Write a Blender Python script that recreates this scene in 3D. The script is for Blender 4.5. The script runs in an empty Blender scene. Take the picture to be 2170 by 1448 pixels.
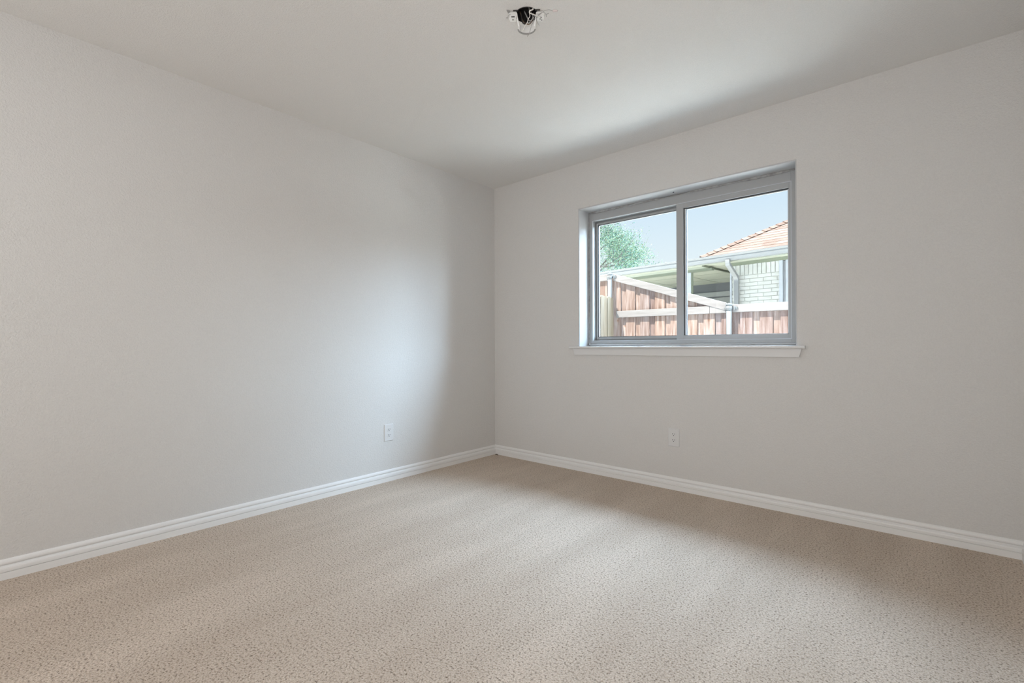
import bpy, bmesh, math, random
from mathutils import Vector, Matrix

# ------------------------------------------------------------------ camera, sky, sun, lights, exposure
SC = bpy.context.scene
COL = SC.collection
YAW, ROLL, EYE = 0.7162, -0.0039, 0.9945
cd = bpy.data.cameras.new('camera'); cam = bpy.data.objects.new('camera', cd); COL.objects.link(cam)
cd.sensor_fit = 'HORIZONTAL'; cd.sensor_width = 36.0
cd.lens = 1003.4 / 2170 * 36.0
cd.shift_y = (733.1 - 724.0) / 2170
cd.clip_start = 0.02; cd.clip_end = 200
_c, _s = math.cos(YAW), math.sin(YAW)
_f = Vector((-_s, _c, 0)); _r = Vector((_c, _s, 0)); _u = Vector((0, 0, 1))
_r3 = _r * math.cos(ROLL) + _u * math.sin(ROLL); _u3 = -_r * math.sin(ROLL) + _u * math.cos(ROLL)
m = Matrix((( _r3.x, _u3.x, -_f.x, 0), (_r3.y, _u3.y, -_f.y, 0), (_r3.z, _u3.z, -_f.z, EYE), (0, 0, 0, 1)))
cam.matrix_world = m
SC.camera = cam

SC.view_settings.view_transform = 'Standard'
SC.view_settings.look = 'None'
SC.view_settings.exposure = 0.0
SC.view_settings.gamma = 1.0
SC.view_settings.use_curve_mapping = False
SC.cycles.use_denoising = True
SC.cycles.max_bounces = 14
SC.cycles.diffuse_bounces = 10
SC.cycles.transparent_max_bounces = 12
SC.cycles.sample_clamp_indirect = 8.0

# world: pale hazy horizon, brighter blue-white sky overhead
w = bpy.data.worlds.new('sky'); SC.world = w; w.use_nodes = True
nt = w.node_tree; nt.nodes.clear()
out = nt.nodes.new('ShaderNodeOutputWorld'); bg = nt.nodes.new('ShaderNodeBackground')
tc = nt.nodes.new('ShaderNodeTexCoord'); sep = nt.nodes.new('ShaderNodeSeparateXYZ')
ramp = nt.nodes.new('ShaderNodeValToRGB')
nt.links.new(tc.outputs['Generated'], sep.inputs[0]); nt.links.new(sep.outputs['Z'], ramp.inputs[0])
SKY = [(0.0, (0.30, 0.33, 0.34)), (0.012, (0.95, 0.99, 1.0)), (0.14, (0.86, 0.95, 1.0)), (0.30, (0.66, 0.83, 1.0)),
       (0.42, (0.62, 0.82, 1.04)), (0.75, (0.60, 0.80, 1.04))]
cr = ramp.color_ramp
while len(cr.elements) < len(SKY): cr.elements.new(0.5)
for e, (p, c) in zip(cr.elements, SKY): e.position = p; e.color = (*c, 1)
# high sky out of view, boosted far past the haze to light the room
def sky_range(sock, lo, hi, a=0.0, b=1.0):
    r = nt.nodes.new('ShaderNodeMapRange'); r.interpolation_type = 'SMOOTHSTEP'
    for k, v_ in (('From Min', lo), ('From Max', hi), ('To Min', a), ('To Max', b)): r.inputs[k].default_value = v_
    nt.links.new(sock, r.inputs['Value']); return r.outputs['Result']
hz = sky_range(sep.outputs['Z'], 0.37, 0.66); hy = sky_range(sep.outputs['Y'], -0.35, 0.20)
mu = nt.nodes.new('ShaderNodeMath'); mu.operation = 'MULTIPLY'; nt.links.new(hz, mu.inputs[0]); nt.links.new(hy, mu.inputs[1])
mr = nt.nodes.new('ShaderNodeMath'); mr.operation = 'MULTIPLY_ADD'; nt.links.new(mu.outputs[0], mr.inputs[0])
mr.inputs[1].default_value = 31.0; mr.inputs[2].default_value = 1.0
# second boosted glow, low on the right, added to light the left wall
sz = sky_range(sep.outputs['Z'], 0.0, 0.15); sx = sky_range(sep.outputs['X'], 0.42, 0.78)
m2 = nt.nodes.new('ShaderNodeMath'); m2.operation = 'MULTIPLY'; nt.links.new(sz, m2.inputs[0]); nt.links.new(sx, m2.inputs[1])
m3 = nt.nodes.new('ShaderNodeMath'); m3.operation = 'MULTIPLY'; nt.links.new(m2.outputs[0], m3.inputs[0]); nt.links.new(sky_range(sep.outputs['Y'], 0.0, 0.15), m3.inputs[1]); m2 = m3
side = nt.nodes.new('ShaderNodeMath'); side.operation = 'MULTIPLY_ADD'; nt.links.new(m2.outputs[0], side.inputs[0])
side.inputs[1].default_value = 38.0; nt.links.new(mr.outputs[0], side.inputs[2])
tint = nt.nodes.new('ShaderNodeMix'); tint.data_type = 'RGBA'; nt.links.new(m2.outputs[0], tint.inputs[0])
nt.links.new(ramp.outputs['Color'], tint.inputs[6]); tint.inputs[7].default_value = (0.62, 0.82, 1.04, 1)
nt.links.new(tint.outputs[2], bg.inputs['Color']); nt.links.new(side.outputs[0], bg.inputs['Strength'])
nt.links.new(bg.outputs[0], out.inputs[0])

def light(name, kind, energy, color, loc=(0, 0, 0), direction=None, **kw):
    d = bpy.data.lights.new(name, kind); d.energy = energy; d.color = color
    for k, v in kw.items(): setattr(d, k, v)
    o = bpy.data.objects.new(name, d); COL.objects.link(o); o.location = loc
    if direction is not None: o.rotation_euler = Vector(direction).to_track_quat('-Z', 'Y').to_euler()
    return o
light('sun', 'SUN', 22.0, (1.0, 0.95, 0.87), (-8, -10, 12), (0.23, 0.50, -1.0), angle=math.radians(0.6))
# soft fill lamps added behind and beside the camera to brighten the room
light('back_fill', 'AREA', 19, (1.0, 0.985, 0.975), (-2.0, -1.6, 1.3), (0.0, 1.0, 0.0), shape='RECTANGLE', size=1.3, size_y=1.7)
light('low_fill', 'AREA', 4, (1.0, 0.97, 0.93), (0.1, -0.7, 0.7), (0.0, 1.0, -0.1), shape='RECTANGLE', size=0.4, size_y=1.0)
light('side_fill', 'AREA', 8, (1.0, 0.97, 0.93), (0.28, 0.2, 0.8), (-0.45, 0.9, -0.1), shape='RECTANGLE', size=0.4, size_y=1.2)
light('top_fill', 'AREA', 6, (0.97, 0.97, 1.0), (-1.4, -0.6, 2.3), (-0.2, 0.3, -1.0), shape='RECTANGLE', size=1.4, size_y=1.0)
light('ceiling_fill', 'AREA', 18, (0.97, 0.98, 1.0), (0.0, -0.7, 0.9), (-0.1, 0.35, 1.0), shape='RECTANGLE', size=0.6, size_y=0.8)
pt = light('window_portal', 'AREA', 1, (1, 1, 1), (-1.317, 3.43, 1.53), (0, -1, 0), shape='RECTANGLE', size=1.5, size_y=1.08)
pt.data.cycles.is_portal = True

# ------------------------------------------------------------------ helpers
def mat(name, color, rough=0.6, metal=0.0, spec=0.5):
    m = bpy.data.materials.new(name); m.use_nodes = True
    b = m.node_tree.nodes['Principled BSDF']
    b.inputs['Base Color'].default_value = (*color, 1); b.inputs['Roughness'].default_value = rough
    b.inputs['Metallic'].default_value = metal; b.inputs['Specular IOR Level'].default_value = spec
    return m
def N(m, t): return m.node_tree.nodes.new(t)
def L(m, a, b): m.node_tree.links.new(a, b)
def BS(m): return m.node_tree.nodes['Principled BSDF']
def coords(m, scale=(1, 1, 1)):
    t = N(m, 'ShaderNodeTexCoord'); mp = N(m, 'ShaderNodeMapping'); mp.inputs['Scale'].default_value = scale
    L(m, t.outputs['Object'], mp.inputs[0]); return mp.outputs[0]
def noise(m, vec, scale, detail=2.0, rough=0.5):
    n = N(m, 'ShaderNodeTexNoise'); n.inputs['Scale'].default_value = scale
    n.inputs['Detail'].default_value = detail; n.inputs['Roughness'].default_value = rough
    L(m, vec, n.inputs['Vector']); return n.outputs['Fac']
def cramp(m, fac, stops):
    r = N(m, 'ShaderNodeValToRGB'); cr = r.color_ramp
    while len(cr.elements) < len(stops): cr.elements.new(0.5)
    for e, (p, c) in zip(cr.elements, stops): e.position = p; e.color = (*c, 1)
    L(m, fac, r.inputs[0]); return r.outputs['Color']
def bump(m, h, strength, dist, normal=None):
    b = N(m, 'ShaderNodeBump'); b.inputs['Strength'].default_value = strength; b.inputs['Distance'].default_value = dist
    L(m, h, b.inputs['Height'])
    if normal is not None: L(m, normal, b.inputs['Normal'])
    return b.outputs[0]
def mixc(m, a, b, fac, mode='MIX'):
    x = N(m, 'ShaderNodeMix'); x.data_type = 'RGBA'; x.blend_type = mode
    for sock, v in ((x.inputs[6], a), (x.inputs[7], b), (x.inputs[0], fac)):
        if isinstance(v, (int, float)): sock.default_value = v
        elif isinstance(v, tuple): sock.default_value = (*v, 1)
        else: L(m, v, sock)
    return x.outputs[2]

def box(bm, a, b, mi=0):
    """axis-aligned box between corners a and b"""
    x0, y0, z0 = [min(p, q) for p, q in zip(a, b)]; x1, y1, z1 = [max(p, q) for p, q in zip(a, b)]
    v = [bm.verts.new(p) for p in ((x0, y0, z0), (x1, y0, z0), (x1, y1, z0), (x0, y1, z0), (x0, y0, z1), (x1, y0, z1), (x1, y1, z1), (x0, y1, z1))]
    fs = []
    for f in ((0, 3, 2, 1), (4, 5, 6, 7), (0, 1, 5, 4), (1, 2, 6, 5), (2, 3, 7, 6), (3, 0, 4, 7)):
        k = bm.faces.new([v[i] for i in f]); k.material_index = mi; fs.append(k)
    return fs
def hexa(bm, bot, top, mi=0):
    """prism from 4 bottom and 4 top points"""
    v = [bm.verts.new(p) for p in list(bot) + list(top)]
    for f in ((0, 3, 2, 1), (4, 5, 6, 7), (0, 1, 5, 4), (1, 2, 6, 5), (2, 3, 7, 6), (3, 0, 4, 7)):
        bm.faces.new([v[i] for i in f]).material_index = mi
def extr(bm, prof, a, b, ua, va, mi=0, cap=True, smooth=False):
    """profile [(u,v)] swept straight from point a to b; ua, va are the profile's axes"""
    a, b, ua, va = Vector(a), Vector(b), Vector(ua), Vector(va)
    A = [bm.verts.new(a + ua * u + va * v) for u, v in prof]; B = [bm.verts.new(b + ua * u + va * v) for u, v in prof]
    n = len(prof)
    for i in range(n):
        f = bm.faces.new((A[i], A[(i + 1) % n], B[(i + 1) % n], B[i])); f.material_index = mi; f.smooth = smooth
    if cap:
        bm.faces.new(A[::-1]).material_index = mi; bm.faces.new(B).material_index = mi
def tube(bm, pts, r, n=8, mi=0, cap=True, smooth=True):
    pts = [Vector(p) for p in pts]; rings = []
    rs = r if isinstance(r, (list, tuple)) else [r] * len(pts)
    prev = None
    for i, p in enumerate(pts):
        t = (pts[min(i + 1, len(pts) - 1)] - pts[max(i - 1, 0)]).normalized()
        if prev is None:
            prev = t.orthogonal().normalized()
        u = (prev - t * prev.dot(t)).normalized(); v = t.cross(u); prev = u
        rings.append([bm.verts.new(p + (u * math.cos(2 * math.pi * k / n) + v * math.sin(2 * math.pi * k / n)) * rs[i]) for k in range(n)])
    for a, b in zip(rings, rings[1:]):
        for k in range(n):
            f = bm.faces.new((a[k], a[(k + 1) % n], b[(k + 1) % n], b[k])); f.smooth = smooth; f.material_index = mi
    if cap:
        bm.faces.new(rings[0][::-1]).material_index = mi; bm.faces.new(rings[-1]).material_index = mi
def curve_pts(pts, k=5):
    """Catmull-Rom smoothing of a polyline"""
    P = [Vector(p) for p in pts]; P = [P[0] * 2 - P[1]] + P + [P[-1] * 2 - P[-2]]; o = []
    for i in range(1, len(P) - 2):
        for j in range(k):
            t = j / k; a, b, c, d = P[i - 1:i + 3]
            o.append(0.5 * ((2 * b) + (c - a) * t + (2 * a - 5 * b + 4 * c - d) * t * t + (3 * b - a - 3 * c + d) * t ** 3))
    o.append(P[-2]); return o
def obj(name, bm, mats, parent=None, loc=None, bevel=0, seg=2, label=None):
    bmesh.ops.recalc_face_normals(bm, faces=bm.faces)
    me = bpy.data.meshes.new(name); bm.to_mesh(me); bm.free()
    for mm in (mats if isinstance(mats, (list, tuple)) else [mats]): me.materials.append(mm)
    o = bpy.data.objects.new(name, me); COL.objects.link(o)
    if parent: o.parent = parent
    if loc: o.location = loc
    if bevel:
        b = o.modifiers.new('bevel', 'BEVEL'); b.width = bevel; b.segments = seg; b.limit_method = 'ANGLE'; b.angle_limit = math.radians(40)
        b.harden_normals = False
    if label: o['label'] = label
    return o
def empty(name, label=None, cat=None, loc=(0, 0, 0), rz=0, group=None, kind=None):
    o = bpy.data.objects.new(name, None); COL.objects.link(o); o.location = loc; o.rotation_euler = (0, 0, rz)
    o.empty_display_size = 0.1
    if label: o['label'] = label
    if cat: o['category'] = cat
    if group: o['group'] = group
    if kind: o['kind'] = kind
    return o
def tag(o, label, cat, group=None):
    o['label'] = label; o['category'] = cat
    if group: o['group'] = group
    return o
def struct(name, bm, mats, label=None, **k):
    o = obj(name, bm, mats, **k); o['kind'] = 'structure'
    if label: o['label'] = label
    return o
BM = bmesh.new

# ------------------------------------------------------------------ materials
def paint(name, color, bs=0.45):
    m = mat(name, color, 0.62, spec=0.25)
    v = coords(m)
    n1 = noise(m, v, 230, 3, 0.6); n2 = noise(m, v, 120, 2)
    L(m, bump(m, n1, bs, 0.004, bump(m, n2, bs * 0.8, 0.005)), BS(m).inputs['Normal'])
    L(m, mixc(m, color, cramp(m, n1, [(0.36, (0.90, 0.90, 0.90)), (0.5, (1, 1, 1)), (0.64, (1.06, 1.06, 1.06))]), 0.35, 'MULTIPLY'), BS(m).inputs['Base Color'])
    return m
M_WALL = paint('wall_paint', (0.665, 0.655, 0.64))
M_CEIL = paint('ceiling_paint', (0.73, 0.72, 0.70))
M_TRIM = mat('trim_paint', (0.80, 0.80, 0.795), 0.38)
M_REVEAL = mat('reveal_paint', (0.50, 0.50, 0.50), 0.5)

def carpet():
    m = mat('carpet_pile', (0.6, 0.55, 0.48), 0.95, spec=0.1)
    v = coords(m)
    fine = noise(m, v, 185, 3, 0.62)
    speck = noise(m, v, 125, 2, 0.55)
    c = cramp(m, fine, [(0.30, (0.37, 0.29, 0.215)), (0.42, (0.56, 0.463, 0.376)), (0.56, (0.67, 0.575, 0.492)), (0.72, (0.79, 0.705, 0.625))])
    d = cramp(m, speck, [(0.33, (0.38, 0.35, 0.33)), (0.41, (0.80, 0.79, 0.77)), (0.50, (1, 1, 1))])
    c = mixc(m, c, d, 0.9, 'MULTIPLY')
    # vacuum tracks: broad streaks where the pile leans one way or the other
    mp = N(m, 'ShaderNodeMapping'); mp.inputs['Rotation'].default_value = (0, 0, 0.9); mp.inputs['Scale'].default_value = (2.6, 0.55, 1)
    t = N(m, 'ShaderNodeTexCoord'); L(m, t.outputs['Object'], mp.inputs[0])
    tr = noise(m, mp.outputs[0], 1.6, 3, 0.55)
    trc = cramp(m, tr, [(0.36, (0.93, 0.92, 0.91)), (0.5, (0.98, 0.98, 0.975)), (0.62, (1.05, 1.05, 1.05))])
    c = mixc(m, c, trc, 1.0, 'MULTIPLY')
    L(m, c, BS(m).inputs['Base Color'])
    a = N(m, 'ShaderNodeMath'); a.operation = 'ADD'; L(m, fine, a.inputs[0]); L(m, speck, a.inputs[1])
    L(m, bump(m, a.outputs[0], 0.7, 0.006), BS(m).inputs['Normal'])
    return m
M_CARPET = carpet()
M_ALU = mat('window_metal', (0.40, 0.41, 0.415), 0.45, 0.1)
M_ALU_DARK = mat('window_channel', (0.22, 0.23, 0.235), 0.5, 0.2)
M_GASKET = mat('gasket', (0.06, 0.065, 0.07), 0.7)
M_BEAD = mat('glazing_bead', (0.62, 0.65, 0.68), 0.4)
M_CAULK = mat('caulk', (0.42, 0.41, 0.39), 0.8)
v = coords(M_CAULK); L(M_CAULK, cramp(M_CAULK, noise(M_CAULK, v, 30, 3), [(0.35, (0.27, 0.265, 0.26)), (0.62, (0.40, 0.40, 0.40))]), BS(M_CAULK).inputs['Base Color'])
M_GLASS = bpy.data.materials.new('window_glass'); M_GLASS.use_nodes = True
_n = M_GLASS.node_tree; _n.nodes.clear()
_o = _n.nodes.new('ShaderNodeOutputMaterial'); _m = _n.nodes.new('ShaderNodeMixShader'); _t = _n.nodes.new('ShaderNodeBsdfTransparent')
_g = _n.nodes.new('ShaderNodeBsdfGlossy'); _g.inputs['Roughness'].default_value = 0.0; _t.inputs[0].default_value = (0.97, 0.985, 0.98, 1)
_fr = _n.nodes.new('ShaderNodeFresnel'); _fr.inputs[0].default_value = 1.13
_n.links.new(_fr.outputs[0], _m.inputs[0]); _n.links.new(_t.outputs[0], _m.inputs[1]); _n.links.new(_g.outputs[0], _m.inputs[2]); _n.links.new(_m.outputs[0], _o.inputs[0])
M_SILL = mat('sill_paint', (0.70, 0.70, 0.70), 0.4)
M_PLASTIC = mat('white_plastic', (0.68, 0.68, 0.68), 0.35)
M_SLOT = mat('slot_dark', (0.03, 0.03, 0.03), 0.8)
M_SCREW = mat('screw_metal', (0.55, 0.55, 0.53), 0.35, 0.8)
M_BOX = mat('black_box', (0.022, 0.020, 0.019), 0.55)
M_BRACKET = mat('bracket_white', (0.88, 0.88, 0.87), 0.4)
M_BRACKET_GREY = mat('bracket_shade', (0.33, 0.325, 0.32), 0.45)  # cradle lip's shade is put into this darker bracket colour
M_WIRE = mat('wire_white', (0.78, 0.76, 0.72), 0.45)
M_WIRE_GREY = mat('wire_grey', (0.42, 0.41, 0.40), 0.5)
M_NUT = mat('wire_nut', (0.66, 0.58, 0.57), 0.5)
M_COPPER = mat('bare_copper', (0.22, 0.15, 0.10), 0.4, 0.7)

# exterior
def wood(name, stops, rail=False):
    m = mat(name, stops[1][1], 0.85, spec=0.15)
    v = coords(m, (9, 9, 0.7) if not rail else (0.7, 9, 9))
    g = noise(m, v, 4, 4, 0.6)
    c = cramp(m, g, stops)
    geo = N(m, 'ShaderNodeNewGeometry')
    t = cramp(m, geo.outputs['Random Per Island'], [(0.0, (0.78, 0.72, 0.74)), (0.35, (0.95, 0.93, 0.95)), (0.65, (1.05, 0.96, 0.90)), (1.0, (1.15, 1.12, 1.12))])
    c = mixc(m, c, t, 1.0, 'MULTIPLY')
    k = N(m, 'ShaderNodeTexVoronoi'); k.inputs['Scale'].default_value = 4.2; L(m, coords(m, (1, 0.03, 1) if not rail else (0.6, 0.03, 1)), k.inputs['Vector'])
    kn = cramp(m, k.outputs['Distance'], [(0.0, (0.45, 0.28, 0.18)), (0.055, (0.9, 0.72, 0.58)), (0.11, (1, 1, 1))])
    c = mixc(m, c, kn, 0.8, 'MULTIPLY')
    L(m, c, BS(m).inputs['Base Color'])
    L(m, bump(m, g, 0.3, 0.004), BS(m).inputs['Normal'])
    return m
M_CEDAR = wood('weathered_cedar', [(0.28, (0.090, 0.058, 0.046)), (0.5, (0.155, 0.116, 0.100)), (0.72, (0.215, 0.185, 0.175))])
M_RAIL = wood('grey_rail_wood', [(0.25, (0.1175, 0.1157, 0.1166)), (0.5, (0.1436, 0.1418, 0.1436)), (0.75, (0.1653, 0.1653, 0.1670))], True)
M_PINE = wood('new_pine', [(0.25, (0.1101, 0.0862, 0.0575)), (0.5, (0.1388, 0.1173, 0.0862)), (0.75, (0.1580, 0.1388, 0.1101))])
M_GALV = mat('galvanised_pipe', (0.0817, 0.0846, 0.0846), 0.6, 0.1)
M_GUTTER = mat('gutter_white', (0.1260, 0.1323, 0.1344), 0.5)
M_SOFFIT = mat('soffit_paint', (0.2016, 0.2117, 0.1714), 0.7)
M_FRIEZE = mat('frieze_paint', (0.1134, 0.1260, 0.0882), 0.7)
M_BEAM = mat('beam_dark', (0.0882, 0.0987, 0.0714), 0.7)
M_BRICK = mat('painted_brick', (0.2775, 0.2823, 0.2675), 0.75)
v = coords(M_BRICK); L(M_BRICK, cramp(M_BRICK, noise(M_BRICK, v, 9, 3), [(0.3, (0.2675, 0.2692, 0.2428)), (0.7, (0.3319, 0.3369, 0.3221))]), BS(M_BRICK).inputs['Base Color'])
L(M_BRICK, bump(M_BRICK, noise(M_BRICK, v, 60, 3), 0.4, 0.004), BS(M_BRICK).inputs['Normal'])
M_MORTAR = mat('mortar', (0.2545, 0.2545, 0.2320), 0.9)
M_HTRIM = mat('house_trim', (0.2520, 0.2688, 0.2898), 0.5)
M_HWIN = mat('house_window_frame', (0.3024, 0.3108, 0.3192), 0.4)
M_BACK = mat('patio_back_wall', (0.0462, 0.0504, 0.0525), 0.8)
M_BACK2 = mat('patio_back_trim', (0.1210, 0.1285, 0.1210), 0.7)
M_SHINGLE = mat('shingle', (0.05, 0.03, 0.025), 0.95, spec=0.0)
v = coords(M_SHINGLE, (1, 1, 1))
_g2 = N(M_SHINGLE, 'ShaderNodeNewGeometry')
c1 = cramp(M_SHINGLE, _g2.outputs['Random Per Island'], [(0.0, (0.086, 0.058, 0.046)), (0.5, (0.101, 0.070, 0.056)), (1.0, (0.118, 0.085, 0.070))])
c2 = cramp(M_SHINGLE, noise(M_SHINGLE, v, 14, 3), [(0.3, (0.85, 0.85, 0.85)), (0.7, (1.1, 1.1, 1.1))])
L(M_SHINGLE, mixc(M_SHINGLE, c1, c2, 1.0, 'MULTIPLY'), BS(M_SHINGLE).inputs['Base Color'])
M_CONC = mat('pale_concrete', (0.72, 0.70, 0.66), 0.85)
v = coords(M_CONC); L(M_CONC, cramp(M_CONC, noise(M_CONC, v, 3, 5), [(0.3, (0.68, 0.64, 0.57)), (0.7, (0.78, 0.74, 0.67))]), BS(M_CONC).inputs['Base Color'])
M_BARK = mat('bark', (0.0420, 0.0357, 0.0315), 0.9)
M_LEAF = mat('leaf', (0.0737, 0.1180, 0.0590), 0.7, spec=0.2)
_g3 = N(M_LEAF, 'ShaderNodeNewGeometry')
L(M_LEAF, cramp(M_LEAF, _g3.outputs['Random Per Island'], [(0.0, (0.026, 0.062, 0.055)), (0.35, (0.048, 0.100, 0.072)), (0.7, (0.090, 0.138, 0.072)), (1.0, (0.155, 0.18, 0.125))]), BS(M_LEAF).inputs['Base Color'])
BS(M_LEAF).inputs['Subsurface Weight'].default_value = 0.0

# ------------------------------------------------------------------ room shell
XL, XR, YW, YB, H = -2.985, 0.350, 3.189, -2.3, 2.44
ST0 = 0.9885
# window opening in the wall
OX0, OX1, OZ0, OZ1 = -2.065, -0.569, 0.972, 2.075
YF = 3.335          # room-side face of the window frame
YO = 3.42           # outside face of the wall
b = BM(); box(b, (XL - 0.15, YB - 0.15, -0.12), (XR + 0.15, YO, 0.0)); struct('floor', b, M_CARPET, 'beige cut pile bedroom carpet with vacuum tracks')
b = BM(); box(b, (XL - 0.15, YB - 0.15, 0), (XL, YO, H)); struct('wall_left', b, M_WALL)
b = BM(); box(b, (XR, YB - 0.15, 0), (XR + 0.15, YW, H)); struct('wall_right', b, M_WALL)
b = BM(); box(b, (XL, YB - 0.15, 0), (XR, YB, H)); struct('wall_back', b, M_WALL)
# window wall: one mesh with the opening cut through, drywall returns and rounded corner bead
b = BM()
xs = [XL, OX0, OX1, XR + 0.15]; zs = [0, OZ0, OZ1, H]
vf = [[b.verts.new((x, YW, z)) for z in zs] for x in xs]; vb = [[b.verts.new((x, YO, z)) for z in zs] for x in xs]
for i in range(3):
    for j in range(3):
        if (i, j) == (1, 1): continue
        b.faces.new((vf[i][j], vf[i + 1][j], vf[i + 1][j + 1], vf[i][j + 1]))
        b.faces.new((vb[i][j], vb[i][j + 1], vb[i + 1][j + 1], vb[i + 1][j]))
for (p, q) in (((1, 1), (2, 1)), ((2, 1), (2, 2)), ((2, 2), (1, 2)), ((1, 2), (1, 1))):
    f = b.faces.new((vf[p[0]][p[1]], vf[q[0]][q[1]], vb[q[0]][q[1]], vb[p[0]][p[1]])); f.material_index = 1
ring = [(i, 0) for i in range(4)] + [(3, j) for j in range(1, 4)] + [(i, 3) for i in (2, 1, 0)] + [(0, j) for j in (2, 1)]
for p, q in zip(ring, ring[1:] + ring[:1]):
    b.faces.new((vf[p[0]][p[1]], vf[q[0]][q[1]], vb[q[0]][q[1]], vb[p[0]][p[1]]))
b.edges.ensure_lookup_table()
ed = [e for e in b.edges if all(abs(v.co.y - YW) < 1e-5 for v in e.verts) and all(v in (vf[1][1], vf[2][1], vf[2][2], vf[1][2]) for v in e.verts)]
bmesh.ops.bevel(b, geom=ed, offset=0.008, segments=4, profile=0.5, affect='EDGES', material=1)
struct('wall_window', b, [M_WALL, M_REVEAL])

# ceiling with the round hole of the junction box
FX, FY, FR = -1.305, 1.605, 0.049
b = BM()
oc = [b.verts.new(p) for p in ((XL - 0.15, YB - 0.15, H), (XR + 0.15, YB - 0.15, H), (XR + 0.15, YO, H), (XL - 0.15, YO, H))]
sq = [b.verts.new((FX + dx, FY + dy, H)) for dx, dy in ((-.1, -.1), (.1, -.1), (.1, .1), (-.1, .1))]
for i in range(4): b.faces.new((oc[i], oc[(i + 1) % 4], sq[(i + 1) % 4], sq[i]))
nc = 32
ci = [b.verts.new((FX + FR * math.cos(2 * math.pi * (k - 12) / nc), FY + FR * math.sin(2 * math.pi * (k - 12) / nc), H)) for k in range(nc)]
for i in range(4):
    seg = [ci[(i * 8 + k) % nc] for k in range(9)]
    b.faces.new([sq[i], sq[(i + 1) % 4]] + seg[::-1])
cu = [b.verts.new(v.co + Vector((0, 0, 0.016))) for v in ci]
for k in range(nc): b.faces.new((ci[k], ci[(k + 1) % nc], cu[(k + 1) % nc], cu[k]))
struct('ceiling', b, M_CEIL)
b = BM(); box(b, (XL - 0.35, YB - 0.3, H + 0.11), (XR + 0.35, YO + 0.25, H + 0.2)); struct('trim_attic', b, M_WALL)
b = BM(); box(b, (XL - 0.15, YO - 0.04, H + 0.001), (XR + 0.15, YO, H + 0.11)); box(b, (XL - 0.15, YB - 0.15, H + 0.001), (XL - 0.11, YO - 0.04, H + 0.11))
box(b, (XR + 0.11, YB - 0.15, H + 0.001), (XR + 0.15, YO - 0.04, H + 0.11)); box(b, (XL - 0.11, YB - 0.15, H + 0.001), (XR + 0.11, YB - 0.11, H + 0.11)); struct('trim_plate', b, M_WALL)

# baseboards
PROF = [(0, 0), (.0140, 0), (.0140, .0308), (.0095, .0312), (.0095, .0334), (.0146, .0345), (.0146, .046), (.0132, .052), (.0055, .0565),
        (.0022, .0595), (.0052, .0625), (.0098, .067), (.0098, .073), (.0075, .0800), (.0035, .0845), (0, .0855)]
def baseboard(name, p0, p1, nrm, m0, m1):
    """mitred at each end by m0, m1 times the profile's depth along the run"""
    b = BM(); a, c = Vector(p0), Vector(p1); d = (c - a).normalized(); n = Vector(nrm)
    A = [b.verts.new(a + n * u + Vector((0, 0, v)) + d * (u * m0)) for u, v in PROF]
    B = [b.verts.new(c + n * u + Vector((0, 0, v)) - d * (u * m1)) for u, v in PROF]
    k = len(PROF)
    for i in range(k): b.faces.new((A[i], A[(i + 1) % k], B[(i + 1) % k], B[i]))
    b.faces.new(A[::-1]); b.faces.new(B)
    struct(name, b, M_TRIM)
baseboard('baseboard_left', (XL, YB, 0), (XL, YW, 0), (1, 0, 0), 1, 1)
baseboard('baseboard_window', (XL, YW, 0), (XR, YW, 0), (0, -1, 0), 1, 1)
baseboard('baseboard_right', (XR, YB, 0), (XR, YW, 0), (-1, 0, 0), 1, 1)

# ------------------------------------------------------------------ window
win = empty('window_1', 'sliding aluminium window with two panes set deep in the wall', None, ((OX0 + OX1) / 2, YF, 1.0), kind='structure')
def W(name, b, m, bevel=0.0, parent=win, label=None):
    o = obj(name, b, m, parent=parent, bevel=bevel, label=label)
    off = Vector(parent.location) if parent is win else Vector(win.location)
    if parent is win: o.location = -off
    return o
def Wc(name, b, m, parent, bevel=0.0, label=None):   # sub-part: parent already cancels the offset
    return obj(name, b, m, parent=parent, bevel=bevel, label=label)
def rect_frame(b, x0, x1, z0, z1, y0, y1, wl, wr, wb, wt, mi=0):
    box(b, (x0, y0, z0), (x0 + wl, y1, z1), mi); box(b, (x1 - wr, y0, z0), (x1, y1, z1), mi)
    box(b, (x0 + wl, y0, z0), (x1 - wr, y1, z0 + wb), mi); box(b, (x0 + wl, y0, z1 - wt), (x1 - wr, y1, z1), mi)
# outer frame
FX0, FX1, FZ0, FZ1 = OX0 - 0.004, OX1 + 0.004, 1.008, 2.074
b = BM(); rect_frame(b, FX0, FX1, FZ0, FZ1, YF, YF + 0.085, 0.041, 0.052, 0.026, 0.071)
fr = W('window_frame', b, M_ALU, 0.0015)
b = BM()  # thin raised inner lip of the frame, room side
rect_frame(b, FX0 + 0.038, FX1 - 0.049, FZ0 + 0.023, FZ1 - 0.068, YF - 0.003, YF + 0.004, 0.0035, 0.0035, 0.0035, 0.0035)
Wc('frame_lip', b, M_BEAD, fr)
b = BM()  # track channel around the fixed pane
rect_frame(b, FX0 + 0.041, -1.30, FZ0 + 0.026, FZ1 - 0.071, YF + 0.045, YF + 0.05, 0.012, 0.01, 0.010, 0.012)
Wc('track', b, M_ALU_DARK, fr)
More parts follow.
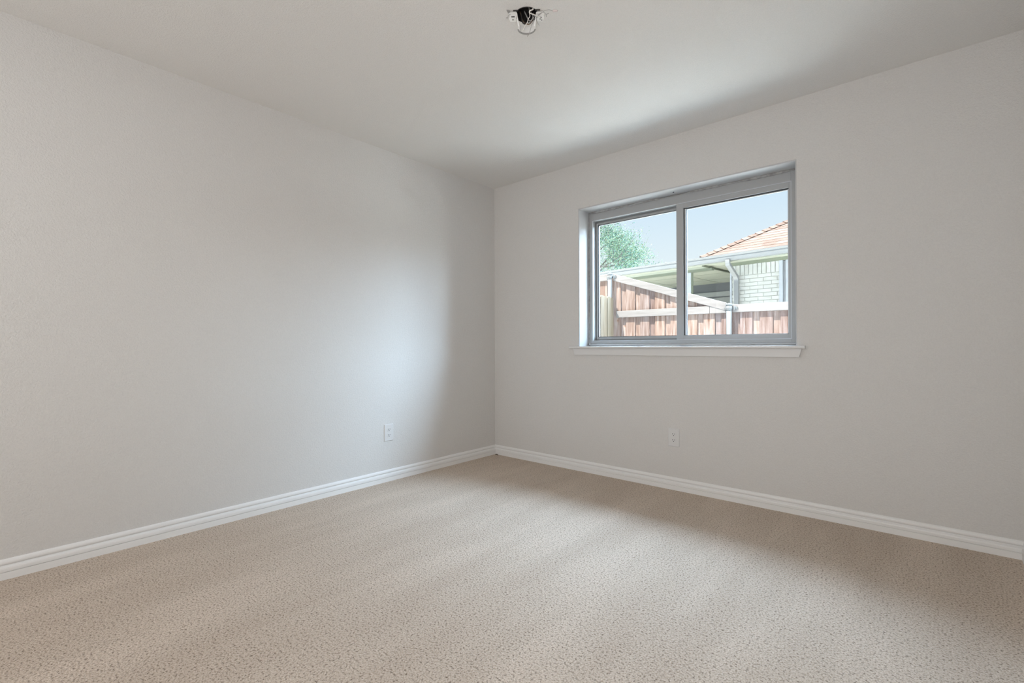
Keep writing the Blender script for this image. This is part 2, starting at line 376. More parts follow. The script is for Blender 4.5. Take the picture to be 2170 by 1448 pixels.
# fixed pane on the left, further out
b = BM(); rect_frame(b, FX0 + 0.0425, -1.31, FZ0 + 0.027, FZ1 - 0.072, YF + 0.048, YF + 0.075, 0.020, 0.03, 0.030, 0.028)
fx = W('fixed_sash', b, M_ALU, 0.001)
b = BM(); box(b, (FX0 + 0.052, YF + 0.044, FZ0 + 0.036), (FX0 + 0.0585, YF + 0.049, FZ1 - 0.088)); Wc('glazing_bead', b, M_BEAD, fx)
b = BM(); rect_frame(b, FX0 + 0.0605, -1.338, FZ0 + 0.055, FZ1 - 0.098, YF + 0.0465, YF + 0.060, 0.004, 0.003, 0.003, 0.003); Wc('gasket', b, M_GASKET, fx)
b = BM(); box(b, (FX0 + 0.061, YF + 0.058, FZ0 + 0.055), (-1.335, YF + 0.062, FZ1 - 0.098)); Wc('pane', b, M_GLASS, fx)
# sliding sash on the right, room side
SX0, SX1, SZ0, SZ1 = -1.338, FX1 - 0.0525, FZ0 + 0.0265, FZ1 - 0.0715
b = BM(); rect_frame(b, SX0, SX1, SZ0, SZ1, YF + 0.002, YF + 0.034, 0.050, 0.012, 0.030, 0.034)
sl = W('sliding_sash', b, M_ALU, 0.001)
b = BM(); rect_frame(b, SX0 + 0.050, SX1 - 0.012, SZ0 + 0.030, SZ1 - 0.034, YF + 0.014, YF + 0.03, 0.007, 0.0025, 0.0015, 0.0055); Wc('gasket', b, M_GASKET, sl)
b = BM(); box(b, (SX0 + 0.057, YF + 0.013, SZ0 + 0.0315), (SX0 + 0.0655, YF + 0.03, SZ1 - 0.040)); box(b, (SX1 - 0.0195, YF + 0.012, SZ0 + 0.0315), (SX1 - 0.0145, YF + 0.03, SZ1 - 0.040))
box(b, (SX0 + 0.0655, YF + 0.02, SZ1 - 0.0445), (SX1 - 0.0195, YF + 0.03, SZ1 - 0.0405)); Wc('glazing_bead', b, M_BEAD, sl)
b = BM(); box(b, (SX0 + 0.0655, YF + 0.0215, SZ0 + 0.0315), (SX0 + 0.069, YF + 0.03, SZ1 - 0.0445)); Wc('spacer', b, M_ALU_DARK, sl)
b = BM(); box(b, (SX0 + 0.057, YF + 0.022, SZ0 + 0.0315), (SX1 - 0.0145, YF + 0.026, SZ1 - 0.0405)); Wc('pane', b, M_GLASS, sl)
# caulk: uneven bead around the frame
rnd = random.Random(4)
b = BM()
pts = []; rr = []
for k in range(41):
    t = k / 40; x = OX0 + 0.006 + (OX1 - OX0 - 0.012) * t
    wv = 0.004 * math.sin(t * 9.0 + 0.6) + 0.003 * math.sin(t * 23.0) + rnd.uniform(-0.001, 0.001)
    pts.append((x, YF - 0.004, OZ1 - 0.004 + min(0, wv * 0.5))); rr.append(0.0065 + max(-0.004, wv * 0.8))
tube(b, pts, rr, 8)
pts = [(OX0 + 0.003, YF - 0.003, 1.0 + 1.07 * k / 24) for k in range(25)]
tube(b, pts, [0.005 + rnd.uniform(-0.0015, 0.0015) for _ in pts], 8)
W('caulk_bead', b, M_CAULK)
b = BM(); box(b, (OX0, YF + 0.004, ST0 - 0.012), (OX1, YF + 0.083, FZ0 + 0.002)); W('sill_block', b, M_BEAD)
b = BM()
pts = [(OX0 + 0.002 + (OX1 - OX0 - 0.004) * k / 40, YF - 0.004, 0.9995) for k in range(41)]
tube(b, pts, [0.006 + 0.002 * math.sin(k * 0.31) + rnd.uniform(-0.0007, 0.0007) for k in range(41)], 8)
tube(b, [(OX0 + 0.008, YF - 0.006, 0.995), (OX0 + 0.012, YF - 0.006, 1.006), (OX0 + 0.01, YF - 0.004, 1.014)], [0.008, 0.009, 0.003], 8)
tube(b, [(OX1 - 0.012, YF - 0.003, 2.06), (OX1 - 0.006, YF - 0.003, 2.064)], [0.006, 0.004], 8)
W('sill_caulk', b, M_BEAD, label='whitish caulk along the sill')
b = BM(); tube(b, [(-1.33, 3.268, OZ1 - 0.004), (-1.33, 3.268, OZ1 + 0.002)], [0.0045, 0.0065], 12); W('screw_plug', b, M_GASKET, label='small dark plug in the head of the opening')
# stool and apron
b = BM()
ST = 0.9885
nose = [(0.0, 0.0), (0.0, -0.017)] + [(-0.030 - 0.006 * math.sin(a), -0.0085 - 0.0085 * math.cos(a)) for a in [math.pi * k / 6 for k in range(7)]]
extr(b, nose, (OX0 - 0.078, YW, ST), (OX1 + 0.052, YW, ST), (0, 1, 0), (0, 0, 1), smooth=False)
box(b, (OX0 + 0.0005, YW, ST - 0.0165), (OX1 - 0.0005, YF + 0.08, ST))
sill = W('window_sill', b, M_SILL, 0.0)
b = BM()
ax0, ax1 = OX0 - 0.052, OX1 + 0.034
z1, z0 = ST - 0.017, ST - 0.068
hexa(b, [(ax0 + 0.012, YW - 0.013, z0), (ax1 - 0.014, YW - 0.013, z0), (ax1 - 0.014, YW, z0), (ax0 + 0.012, YW, z0)],
     [(ax0, YW - 0.016, z1), (ax1, YW - 0.016, z1), (ax1, YW, z1), (ax0, YW, z1)])
W('apron', b, M_SILL, 0.002)

# ------------------------------------------------------------------ outlets
def outlet(label, loc, rz):
    """built facing -y, plate back on the wall"""
    r = empty('wall_outlet', label, 'outlet', loc, rz, group='duplex wall outlets')
    b = BM(); w_, h_, d_ = 0.040, 0.0625, 0.0055
    hexa(b, [(-w_, 0, -h_), (w_, 0, -h_), (w_, 0, h_), (-w_, 0, h_)], [(-w_ + .003, -d_, -h_ + .003), (w_ - .003, -d_, -h_ + .003), (w_ - .003, -d_, h_ - .003), (-w_ + .003, -d_, h_ - .003)])
    obj('cover_plate', b, M_PLASTIC, r, bevel=0.0012)
    for s in (1, -1):
        zc = 0.0205 * s
        b = BM()
        pr = []
        for k in range(24):
            a = 2 * math.pi * k / 24; x, z = 0.0175 * math.cos(a), 0.0175 * math.sin(a)
            pr.append((x, max(-0.0135, min(0.0135, z))))
        extr(b, pr, (0, -d_ + 0.001, zc), (0, -d_ - 0.0012, zc), (1, 0, 0), (0, 0, 1))
        sk = obj('socket', b, M_PLASTIC, r, bevel=0.0004)
        b = BM(); box(b, (-0.0085, -d_ - 0.0016, zc + 0.0005), (-0.0055, -d_ - 0.0002, zc + 0.0085)); obj('slot', b, M_SLOT, sk)
        b = BM(); box(b, (0.0055, -d_ - 0.0016, zc + 0.0010), (0.0080, -d_ - 0.0002, zc + 0.0080)); obj('slot', b, M_SLOT, sk)
        b = BM(); tube(b, [(0, -d_ - 0.0002, zc - 0.0065), (0, -d_ - 0.0017, zc - 0.0065)], 0.0030, 12); obj('ground_hole', b, M_SLOT, sk)
    b = BM(); tube(b, [(0, -d_, 0), (0, -d_ - 0.0008, 0)], 0.0028, 12); obj('screw', b, M_PLASTIC, r)
    return r
outlet('white duplex wall outlet on the long left wall near the corner', (XL, 2.038, 0.358), math.pi / 2)
outlet('white duplex wall outlet low on the wall under the window', (-1.301, YW, 0.359), 0.0)

# ------------------------------------------------------------------ ceiling junction box with hanging bracket
fxr = empty('ceiling_junction_box', 'open black ceiling junction box with white hanging bracket and loose wires', 'electrical box', (FX, FY, H), math.atan2(0.63, 0.775))
# local axes: x = to the right of the photographer, y = away, z up (0 = ceiling)
b = BM()
n = 24
def ringv(r_, z_): return [b.verts.new((r_ * math.cos(2 * math.pi * k / n), r_ * math.sin(2 * math.pi * k / n), z_)) for k in range(n)]
R0 = ringv(0.0485, -0.002); R1 = ringv(0.0475, 0.052); R2 = ringv(0.0505, 0.054); R3 = ringv(0.0505, 0.0)
for A_, B_ in ((R0, R1),):
    for k in range(n): b.faces.new((A_[k], A_[(k + 1) % n], B_[(k + 1) % n], B_[k]))
for k in range(n): b.faces.new((R0[k], R3[k], R3[(k + 1) % n], R0[(k + 1) % n]))
for k in range(n): b.faces.new((R3[k], R2[k], R2[(k + 1) % n], R3[(k + 1) % n]))
b.faces.new(R1); b.faces.new(R2[::-1])
bx = obj('box_body', b, M_BOX, fxr)
b = BM(); tube(b, [(-0.012, 0.0, 0.0505), (-0.012, 0.0, 0.046)], 0.012, 16); obj('knockout', b, mat('knockout', (0.10, 0.098, 0.095), 0.5), bx)
for s in (-1, 1):
    b = BM(); box(b, (s * 0.036, -0.0330, -0.0028), (s * 0.058, -0.0275, -0.0002)); obj('mounting_ear', b, M_BOX, bx)
def flange(s):
    b = BM()
    x0, x1, y0, y1, z = 0.042, 0.078, -0.024, 0.034, -0.0065
    out = [(x0, y0), (x1 - 0.006, y0), (x1, y0 + 0.010), (x1 - 0.004, y0 + 0.022), (x1, y0 + 0.036), (x1 - 0.006, y1), (x0 + 0.004, y1)]
    extr(b, [(s * u, v_) for u, v_ in out], (0, 0, z), (0, 0, z + 0.0025), (1, 0, 0), (0, 1, 0))
    return obj('mounting_flange', b, M_BRACKET, fxr, bevel=0.0006)
fl = flange(-1); frr = flange(1)
b = BM(); box(b, (-0.067, -0.002, -0.0075), (-0.052, 0.003, -0.0060)); obj('slot', b, M_SLOT, fl)
b = BM(); tube(b, [(0.062, 0.008, -0.0080), (0.062, 0.008, -0.0062)], 0.0035, 10); tube(b, [(0.049, 0.004, -0.0078), (0.049, 0.004, -0.0062)], 0.0020, 10); tube(b, [(0.067, 0.026, -0.0078), (0.067, 0.026, -0.0062)], 0.0024, 10); obj('slot', b, M_SLOT, frr)
for s, o_ in ((-1, fl), (1, frr)):
    b = BM(); tube(b, [(s * 0.060, 0.018, -0.0066), (s * 0.060, 0.018, -0.0095)], [0.0042, 0.0036], 12); obj('screw', b, M_SCREW, o_)
def arm(s):
    b = BM(); wv = [(-0.020, 0.016), (-0.018, 0.014), (-0.014, 0.012), (-0.012, 0.012)]
    pts = [(0.043, -0.0045, 0.0022), (0.0415, -0.020, 0.0028), (0.0395, -0.038, 0.005), (0.0375, -0.058, 0.0075)]
    vs = []
    for (x, z, th_), (ya, yb) in zip(pts, wv):
        vs.append([b.verts.new(p) for p in ((s * x, ya, z), (s * x, yb, z), (s * (x - th_), yb, z), (s * (x - th_), ya, z))])
    for A_, B_ in zip(vs, vs[1:]):
        for k in range(4): b.faces.new((A_[k], A_[(k + 1) % 4], B_[(k + 1) % 4], B_[k]))
    b.faces.new(vs[0]); b.faces.new(vs[-1][::-1])
    return obj('bracket_arm', b, M_BRACKET, fxr, bevel=0.0004)
arm(-1); arm(1)
# half-round cradle joining the arms, with rolled lip below
b = BM(); inn, outr = [], []
for k in range(17):
    a = math.pi * k / 16
    inn.append((0.0345 * math.cos(a), 0.006 + 0.026 * math.sin(a))); outr.append((0.0367 * math.cos(a), 0.006 + 0.0285 * math.sin(a)))
prof = inn + outr[::-1]
for z0_, z1_, mi in ((-0.058, -0.030, 0),):
    extr(b, prof, (0, 0, z0_), (0, 0, z1_), (1, 0, 0), (0, 1, 0), smooth=False)
cr_ = obj('cradle', b, M_BRACKET, fxr)
b = BM(); lip = [(x * 1.0, y) for x, y in inn] + [(x * 1.07, 0.006 + (y - 0.006) * 1.22) for x, y in outr[::-1]]
extr(b, lip, (0, 0, -0.0605), (0, 0, -0.0582), (1, 0, 0), (0, 1, 0)); obj('cradle_lip', b, M_BRACKET_GREY, cr_, label='rolled lip of the cradle with its shade painted in grey')
def wire(pts, r, m, name='wire', label=None):
    b = BM(); tube(b, curve_pts(pts), r, 8); return obj(name, b, m, fxr, label=label)
wire([(0.020, 0.010, 0.045), (0.0250, -0.030, 0.010), (0.0271, -0.046, -0.010), (0.0147, -0.0505, -0.018), (0.0126, -0.0463, -0.024), (0.0256, -0.035, -0.022), (0.0419, -0.0134, -0.014), (0.060, 0.000, -0.013)], 0.0024, M_WIRE, label='thick white wire looping out of the box')
wire([(0.010, 0.0, 0.040), (0.0128, -0.0349, -0.020), (0.0141, -0.0333, -0.030), (0.0066, -0.0298, -0.040), (0.0034, -0.0259, -0.050), (-0.0067, -0.0177, -0.060), (-0.0161, -0.0024, -0.070)], 0.0015, M_WIRE)
wire([(0.012, 0.01, 0.040), (0.0263, -0.0136, -0.015), (0.032, -0.0144, -0.030), (0.0208, -0.0092, -0.055), (0.0126, 0.0013, -0.078), (0.0070, 0.0140, -0.080), (0.0030, 0.0200, -0.081)], 0.0014, M_WIRE_GREY)
wire([(0.045, 0.0, -0.010), (0.0729, -0.0322, -0.010), (0.0837, -0.0430, -0.013), (0.0958, -0.0500, -0.016), (0.1086, -0.0520, -0.022), (0.114, -0.0545, -0.024)], 0.0011, M_WIRE_GREY)
wire([(0.0500, -0.010, -0.008), (0.0703, -0.0275, -0.010), (0.0845, -0.0275, -0.020), (0.0900, -0.0350, -0.0225), (0.0937, -0.0414, -0.0250)], 0.0013, M_WIRE_GREY)
wire([(0.0845, -0.0275, -0.020), (0.0850, -0.0290, -0.026), (0.0855, -0.0309, -0.032)], 0.0015, M_WIRE_GREY)
wire([(0.035, -0.018, -0.02), (0.045, 0.010, -0.022), (0.056, 0.030, -0.028)], 0.0011, M_WIRE_GREY)
wire([(-0.030, 0.020, 0.03), (-0.015, 0.034, -0.004), (0.004, 0.028, -0.022), (0.020, 0.034, -0.010), (0.032, 0.020, 0.02)], 0.0022, M_COPPER, label='bare copper ground wire bunched in the box')
wire([(-0.010, 0.020, 0.03), (0.012, 0.020, -0.012), (0.026, 0.004, -0.014), (0.030, 0.018, 0.02)], 0.0026, M_WIRE_GREY)
wire([(-0.024, 0.012, 0.02), (-0.018, 0.030, -0.012), (-0.002, 0.032, -0.016), (0.010, 0.030, 0.01)], 0.0026, M_BOX)
b = BM(); tube(b, [(0.112, -0.0535, -0.0235), (0.116, -0.0550, -0.0245), (0.126, -0.0590, -0.0275), (0.131, -0.0605, -0.0290)], [0.0045, 0.0050, 0.0038, 0.0030], 10); obj('wire_nut', b, M_NUT, fxr, label='pale pink wire nut')
b = BM(); tube(b, [(-0.070, -0.016, -0.007), (-0.078, -0.017, -0.012), (-0.084, -0.0165, -0.0215)], [0.0012, 0.0012, 0.0012], 8); tube(b, [(-0.084, -0.0165, -0.0205), (-0.0865, -0.0162, -0.0240)], [0.003, 0.003], 10); obj('loose_screw', b, M_SCREW, fxr)
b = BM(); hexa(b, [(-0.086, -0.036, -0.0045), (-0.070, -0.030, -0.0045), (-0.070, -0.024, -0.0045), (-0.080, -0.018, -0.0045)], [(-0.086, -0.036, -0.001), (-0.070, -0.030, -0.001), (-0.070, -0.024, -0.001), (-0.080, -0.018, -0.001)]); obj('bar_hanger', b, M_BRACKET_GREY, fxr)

# small dark scrap in the corner of the carpet
b = BM(); tube(b, [(0, 0, 0.001), (0.012, -0.003, 0.006), (0.028, -0.004, 0.007), (0.040, -0.010, 0.001)], [0.0015, 0.004, 0.004, 0.001], 6)
tag(obj('carpet_scrap', b, mat('scrap', (0.10, 0.07, 0.05), 0.9), loc=(-2.958, 3.160, 0.001)), 'tiny dark brown scrap in the corner where the baseboards meet', 'debris')

# ------------------------------------------------------------------ outside: ground
GZ = -0.25
b = BM(); box(b, (-30, YO + 0.001, GZ - 0.2), (30, 45, GZ)); box(b, (-30, -15, GZ - 0.2), (30, YO + 0.001, GZ - 0.001)); struct('ground', b, M_CONC)

# ------------------------------------------------------------------ main fence (runs parallel to the window wall)
FY0 = 6.2           # face of the rails towards the window
def slope_top(x):
    if x <= -3.46: return 2.030
    if x <= -1.83: return 2.030 + (x + 3.46) * (1.50 - 2.035) / (1.63)
    return 1.480
fence = empty('board_fence', 'weathered board on board fence with pipe posts and sloping top rail', 'fence', (-2.6, FY0, GZ))
FL = Vector(fence.location)
def F(name, b, m, bevel=0, label=None):
    o = obj(name, b, m, fence, bevel=bevel, label=label); o.location = -FL; return o
rnd = random.Random(11)
b = BM()
for k in range(-14, 26):
    xr = -3.107 + 0.22 * k
    for near, x0, x1 in ((True, xr - 0.140, xr - 0.001), (False, xr - 0.030, xr + 0.110)):
        y0 = FY0 + (0.038 if near else 0.0575); y1 = y0 + 0.018
        dz = rnd.uniform(-0.004, 0.0)
        hexa(b, [(x0, y0, GZ + 0.02), (x1, y0, GZ + 0.02), (x1, y1, GZ + 0.02), (x0, y1, GZ + 0.02)],
             [(x0, y0, slope_top(x0) - 0.012 + dz), (x1, y0, slope_top(x1) - 0.012 + dz), (x1, y1, slope_top(x1) - 0.012 + dz), (x0, y1, slope_top(x0) - 0.012 + dz)])
F('boards', b, M_CEDAR)
def rail(p, q, h=0.094, dy=0.0):
    b = BM(); (xa, za), (xb, zb) = p, q; FY0 = 6.2 - dy
    hexa(b, [(xa, FY0, za - h), (xb, FY0, zb - h), (xb, FY0 + 0.0375, zb - h), (xa, FY0 + 0.0375, za - h)], [(xa, FY0, za), (xb, FY0, zb), (xb, FY0 + 0.0375, zb), (xa, FY0 + 0.0375, za)])
    return F('rail', b, M_RAIL, 0.004)
rail((-6.2, 2.062), (-3.50, 2.045)); rail((-3.43, 2.042), (-1.86, 1.522), 0.100, 0.006)
rail((-3.385, 1.494), (-2.062, 1.491), 0.096); rail((-1.79, 1.492), (2.6, 1.480), 0.094)
rail((-2.06, 1.4895), (-1.86, 1.4885), 0.094)
rail((-6.2, 0.35), (2.6, 0.35)); rail((-6.2, 1.494), (-3.60, 1.494), 0.096)
def post(x, zt):
    b = BM(); tube(b, [(x, FY0 - 0.032, GZ), (x, FY0 - 0.032, zt - 0.03)], 0.032, 16)
    p = F('post', b, M_GALV)
    b = BM(); tube(b, [(x, FY0 - 0.032, zt - 0.030), (x, FY0 - 0.032, zt - 0.008), (x, FY0 - 0.032, zt)], [0.0345, 0.0345, 0.018], 16)
    obj('post_cap', b, M_GALV, p)
    b = BM(); box(b, (x - 0.065, FY0 - 0.012, zt - 0.075), (x + 0.095, FY0 - 0.001, zt - 0.045)); tube(b, [(x + 0.06, FY0 - 0.018, zt - 0.035), (x + 0.06, FY0 - 0.018, zt - 0.085)], 0.014, 8)
    tube(b, [(x, FY0 - 0.032, zt - 0.085), (x, FY0 - 0.032, zt - 0.05)], 0.037, 12)
    obj('rail_bracket', b, M_GALV, p, bevel=0.002)
post(-3.465, 2.052); post(-1.815, 1.508); post(0.62, 1.50)

# near fence meeting it at a right angle
pf = empty('picket_fence', 'pale yellow dog-ear picket fence joining the weathered fence at a right angle', 'fence', (-3.42, 5.0, GZ))
b = BM(); y = 3.95; k = 0
while y < 6.10:
    w_ = min(0.089, 6.175 - y); x1 = -3.404 - (0.0 if k % 2 == 0 else 0.010) + rnd.uniform(-0.003, 0.003); x0 = x1 - 0.016; zt = 1.690 + rnd.uniform(-0.006, 0.012)
    c = 0.022
    pr = [(y, GZ + 0.03), (y + w_, GZ + 0.03), (y + w_, zt - c), (y + w_ - c, zt), (y + c, zt), (y, zt - c)]
    extr(b, pr, (x0, 0, 0), (x1, 0, 0), (0, 1, 0), (0, 0, 1)); y += w_ + 0.004; k += 1
o = obj('pickets', b, M_PINE, pf); o.location = -Vector(pf.location)
for z in (0.15, 1.40):
    b = BM(); box(b, (-3.478, 3.9, z), (-3.440, 6.09, z + 0.089)); o = obj('rail', b, M_PINE, pf); o.location = -Vector(pf.location)

# ------------------------------------------------------------------ neighbouring house; local x along its wall, y away from us
TH = math.radians(-6.6)
house = empty('neighbour_house', 'white painted brick house with covered patio and brown shingle hip roof behind the fence', 'house', (-2.538, 10.3, 0), TH)
def Hs(name, b, m, parent=house, bevel=0, label=None): return obj(name, b, m, parent, bevel=bevel, label=label)
# brick pier / wall
b = BM()
BL, BR, BT = -0.450, 0.447, 2.617
DEP = 3.0
box(b, (BL + 0.006, 0.004, GZ), (BR - 0.002, 0.12, BT), 1)
box(b, (BL + 0.006, 0.12, GZ), (BL + 0.12, DEP, BT), 1)
H0 = 0.0762; g = 0.005
row = 0; zt = 2.401
while zt > GZ:
    zb = zt - 0.0750
    off = 0.055 if row % 2 == 0 else -0.095
    x = off - 0.252 * 3
    while x < BR:
        x0, x1 = max(x + g, BL), min(x + 0.252 - g, BR)
        if x1 - x0 > 0.015: box(b, (x0, -0.004, zb + g), (x1, 0.02, zt - g))
        x += 0.252
    x = BR + 0.17 - (0.0 if row % 2 else 0.126)
    while x < 4.0:
        x0 = max(x + g, BR + 0.172)
        if x + 0.252 - g - x0 > 0.015: box(b, (x0, -0.004, zb + g), (x + 0.252 - g, 0.012, zt - g))
        x += 0.252
    # side return into the patio
    y = 0.03 if row % 2 else 0.03 - 0.126
    while y < DEP:
        y0, y1 = max(y + g, 0.022), min(y + 0.252 - g, DEP)
        if y1 - y0 > 0.015: box(b, (BL - 0.001, y0, zb + g), (BL + 0.02, y1, zt - g))
        y += 0.252
    zt = zb; row += 1
x = BL + 0.085; k = 0
sold = random.Random(2)
while x < BR - 0.01:
    x1 = min(x + 0.079, BR)
    box(b, (x + 0.006, -0.004 - sold.uniform(0, 0.010), 2.401 + g), (x1 - 0.004, 0.02, BT - 0.004)); x += 0.0825; k += 1
box(b, (BL, -0.004, 2.401 + g), (BL + 0.080, 0.02, 2.51)); box(b, (BL, -0.004, 2.52), (BL + 0.080, 0.02, BT - 0.004))
Hs('brick_wall', b, [M_BRICK, M_MORTAR])
b = BM(); box(b, (BL - 0.037, -0.012, GZ), (BL - 0.002, 0.03, 2.62)); Hs('corner_board', b, M_HTRIM)
# window at the right end of the brick
b = BM(); box(b, (BR, -0.02, GZ), (BR + 0.062, 0.10, 2.66)); box(b, (BR + 0.115, -0.02, GZ), (BR + 0.17, 0.10, 2.66)); wn = Hs('window_casing', b, M_HTRIM)
b = BM(); box(b, (BR + 0.062, 0.03, 0.8), (BR + 0.115, 0.06, 2.62)); Hs('window_frame', b, M_HWIN, wn)
b = BM(); box(b, (BR + 0.17, 0.006, GZ), (6.0, 0.12, 2.66)); Hs('far_wall', b, M_MORTAR)
# frieze, soffit, gutter
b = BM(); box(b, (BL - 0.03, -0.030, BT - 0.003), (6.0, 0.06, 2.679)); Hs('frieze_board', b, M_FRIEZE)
b = BM(); box(b, (-0.92, -0.50, 2.680), (6.0, 0.10, 2.700)); box(b, (-8.0, -0.50, 2.690), (-0.92, 3.3, 2.710)); Hs('soffit', b, M_SOFFIT)
b = BM()
gp = [(0.0, 0.0), (-0.075, 0.0), (-0.080, 0.012), (-0.098, 0.045), (-0.104, 0.070), (-0.104, 0.085), (-0.122, 0.100), (-0.126, 0.128), (-0.120, 0.128), (-0.116, 0.105), (-0.004, 0.105), (-0.004, 0.128), (0.0, 0.128)]
extr(b, gp, (-8.0, -0.45, 2.655), (6.0, -0.45, 2.655), (0, 1, 0), (0, 0, 1)); Hs('gutter', b, M_GUTTER)
b = BM(); box(b, (-8.0, -0.45, 2.640), (6.0, -0.43, 2.80)); Hs('fascia', b, M_SOFFIT)
b = BM()  # side eave of the main roof running back above the patio
box(b, (-0.945, -0.30, 2.635), (-0.915, 3.0, 2.690)); Hs('side_fascia', b, M_BEAM)
b = BM(); box(b, (-0.91, 0.10, 2.676), (BL, 3.0, 2.690)); Hs('side_soffit', b, M_SOFFIT)
# downspout with offset elbows
b = BM()
ds = [(-0.309, -0.53, 2.672), (-0.309, -0.53, 2.60), (-0.312, -0.50, 2.575), (-0.330, -0.12, 2.395), (-0.335, -0.065, 2.35), (-0.335, -0.060, 2.30), (-0.335, -0.060, GZ)]
vs = []
for i, p in enumerate(ds):
    tz = 0.0
    vs.append([b.verts.new((p[0] + dx, p[1] + dy, p[2] + (dyz if 1 < i < 5 else 0))) for dx, dy, dyz in ((-0.043, -0.028, -0.02), (0.043, -0.028, -0.02), (0.043, 0.028, 0.02), (-0.043, 0.028, 0.02))])
for A_, B_ in zip(vs, vs[1:]):
    for k in range(4): b.faces.new((A_[k], A_[(k + 1) % 4], B_[(k + 1) % 4], B_[k]))
b.faces.new(vs[0]); b.faces.new(vs[-1][::-1])
Hs('downspout', b, M_GUTTER, bevel=0.006)
# covered patio
b = BM(); box(b, (-8.0, -0.02, 2.590), (-0.868, 0.09, 2.645)); Hs('patio_beam', b, M_BEAM)  # the beam's shadowed underside is put into this darker colour
b = BM(); box(b, (-8.0, -0.02, 2.645), (-0.92, 0.09, 2.690)); Hs('beam_casing', b, M_SOFFIT)
for x in (-1.386, -3.9, -6.4):
    b = BM(); box(b, (x - 0.045, 0.0, GZ), (x + 0.045, 0.07, 2.59)); p = Hs('patio_post', b, M_HTRIM)
    b = BM(); box(b, (x + 0.045, 0.012, GZ), (x + 0.068, 0.07, 2.585)); Hs('post_trim', b, M_FRIEZE, p)
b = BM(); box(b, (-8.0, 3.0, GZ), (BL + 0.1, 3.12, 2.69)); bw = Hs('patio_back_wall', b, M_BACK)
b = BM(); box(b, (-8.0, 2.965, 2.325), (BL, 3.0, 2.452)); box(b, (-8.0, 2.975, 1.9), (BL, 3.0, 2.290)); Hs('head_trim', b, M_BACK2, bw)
b = BM()
for yy in (1.2, 2.2): box(b, (-8.0, yy, 2.686), (-0.95, yy + 0.012, 2.691))
for xx in (-5.6, -4.4, -3.2, -2.0): box(b, (xx, 0.1, 2.686), (xx + 0.012, 3.0, 2.691))
Hs('ceiling_batten', b, M_BEAM)
# roof: stepped shingle courses on the front slope and on the left hip slope
P = 0.58
def roofz(y): return 2.80 + (y + 0.50) * P
b = BM(); ex = 0.125; yy = -0.52
hr = random.Random(7)
while yy < 4.2:
    y1 = min(yy + ex, 4.2)
    xa = -0.85 + (yy + 0.50); xb = 6.0
    x = xa
    while x < xb:
        wl = hr.uniform(0.22, 0.5); x2 = min(x + wl, xb)
        hexa(b, [(x, yy, roofz(yy) - 0.02), (x2, yy, roofz(yy) - 0.02), (x2, y1, roofz(y1) - 0.03), (x, y1, roofz(y1) - 0.03)],
             [(x, yy, roofz(yy) + 0.008), (x2, yy, roofz(yy) + 0.008), (x2, y1, roofz(y1) + 0.002), (x, y1, roofz(y1) + 0.002)])
        x = x2
    # left slope of the hip
    hexa(b, [(xa, yy, roofz(yy) - 0.02), (xa + ex, y1, roofz(y1) - 0.03), (xa + ex, 8 - y1, roofz(y1) - 0.03), (xa, 8 - yy, roofz(yy) - 0.02)],
         [(xa, yy, roofz(yy) + 0.012), (xa + ex, y1, roofz(y1) + 0.002), (xa + ex, 8 - y1, roofz(y1) + 0.002), (xa, 8 - yy, roofz(yy) + 0.012)])
    yy += ex
Hs('roof', b, M_SHINGLE)
b = BM()
s0 = Vector((-0.87, -0.52, roofz(-0.52) + 0.012)); dirh = Vector((1, 1, P)).normalized(); up = Vector((0, 0, 1)); sd = Vector((1, -1, 0)).normalized()
for k in range(34):
    a = s0 + dirh * (0.150 * k); e = a + dirh * 0.175
    up_ = (up - dirh * up.dot(dirh)).normalized()
    A_ = [a + sd * 0.11 - up_ * 0.028, a + up_ * 0.030, a - sd * 0.11 - up_ * 0.028, a - up_ * 0.03]
    B_ = [e + sd * 0.10 - up_ * 0.040, e + up_ * 0.016, e - sd * 0.10 - up_ * 0.040, e - up_ * 0.04]
    hexa(b, A_, B_)
Hs('hip_cap', b, M_SHINGLE)
b = BM(); box(b, (-8.0, -0.45, 2.72), (-0.60, 4.0, 2.775)); Hs('patio_roof', b, M_GUTTER)

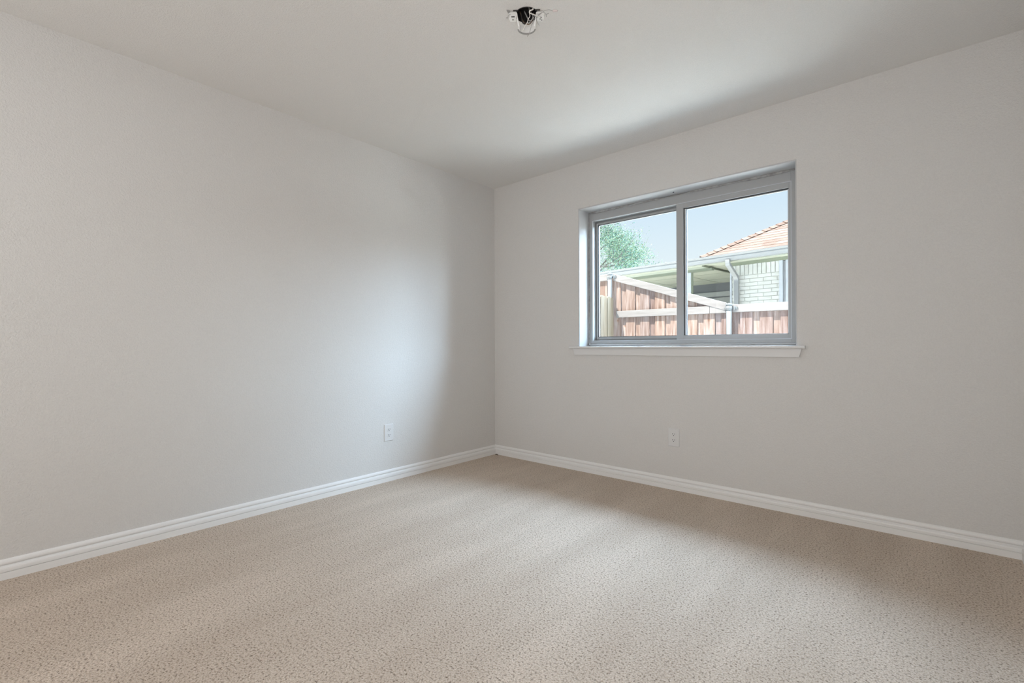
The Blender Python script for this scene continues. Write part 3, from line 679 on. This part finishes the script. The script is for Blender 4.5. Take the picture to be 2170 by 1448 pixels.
# ------------------------------------------------------------------ tree behind the patio roof
tree = empty('leafy_tree', 'leafy green tree with open twiggy crown behind the patio roof', 'tree', (-19.6, 26.0, GZ))
tree.scale = (2.06, 2.06, 1.95)
TL = Vector(tree.location)
rt = random.Random(21)
b = BM()
tube(b, [(0, 0, 0), (0.1, 0, 1.8), (0.15, 0.1, 3.2)], [0.24, 0.19, 0.15], 12)
tips = []
def branch(p, d, r, ln, lev):
    q = p + d * ln; mid = (p + q) / 2 + Vector((rt.uniform(-.06, .06), rt.uniform(-.06, .06), rt.uniform(-.06, .06))) * ln
    tube(b, [p, mid, q], [r, r * 0.8, r * 0.62], 6)
    if lev <= 2: tips.append(q); tips.append(mid)
    if lev == 0: return
    for _ in range(3):
        nd = (d + Vector((rt.uniform(-.85, .85), rt.uniform(-.85, .85), rt.uniform(-.55, .65)))).normalized()
        branch(q, nd, r * 0.62, ln * rt.uniform(0.62, 0.86), lev - 1)
for a in range(7):
    an = a * 2 * math.pi / 7 + 0.3
    branch(Vector((0.15, 0.1, 2.3 + 0.12 * a)), Vector((math.cos(an), math.sin(an), rt.uniform(0.25, 1.0))).normalized(), 0.055, 1.25, 4)
obj('trunk', b, M_BARK, tree)
b = BM()
for t in tips:
    for _ in range(50):
        r3 = Vector((rt.gauss(0, 1), rt.gauss(0, 1), rt.gauss(0, 0.8))) * 0.17
        p = t + r3; n_ = Vector((rt.uniform(-1, 1), rt.uniform(-1, 1), rt.uniform(-0.2, 1))).normalized()
        u_ = n_.orthogonal().normalized(); v_ = n_.cross(u_); s = rt.uniform(0.012, 0.025)
        vs = [b.verts.new(p + u_ * s * 1.3), b.verts.new(p + v_ * s * 0.7 + n_ * s * 0.2), b.verts.new(p - u_ * s * 1.3), b.verts.new(p - v_ * s * 0.7 + n_ * s * 0.2)]
        b.faces.new(vs)
me = bpy.data.meshes.new('foliage'); b.to_mesh(me); b.free(); me.materials.append(M_LEAF)
fo = bpy.data.objects.new('foliage', me); COL.objects.link(fo); fo.parent = tree
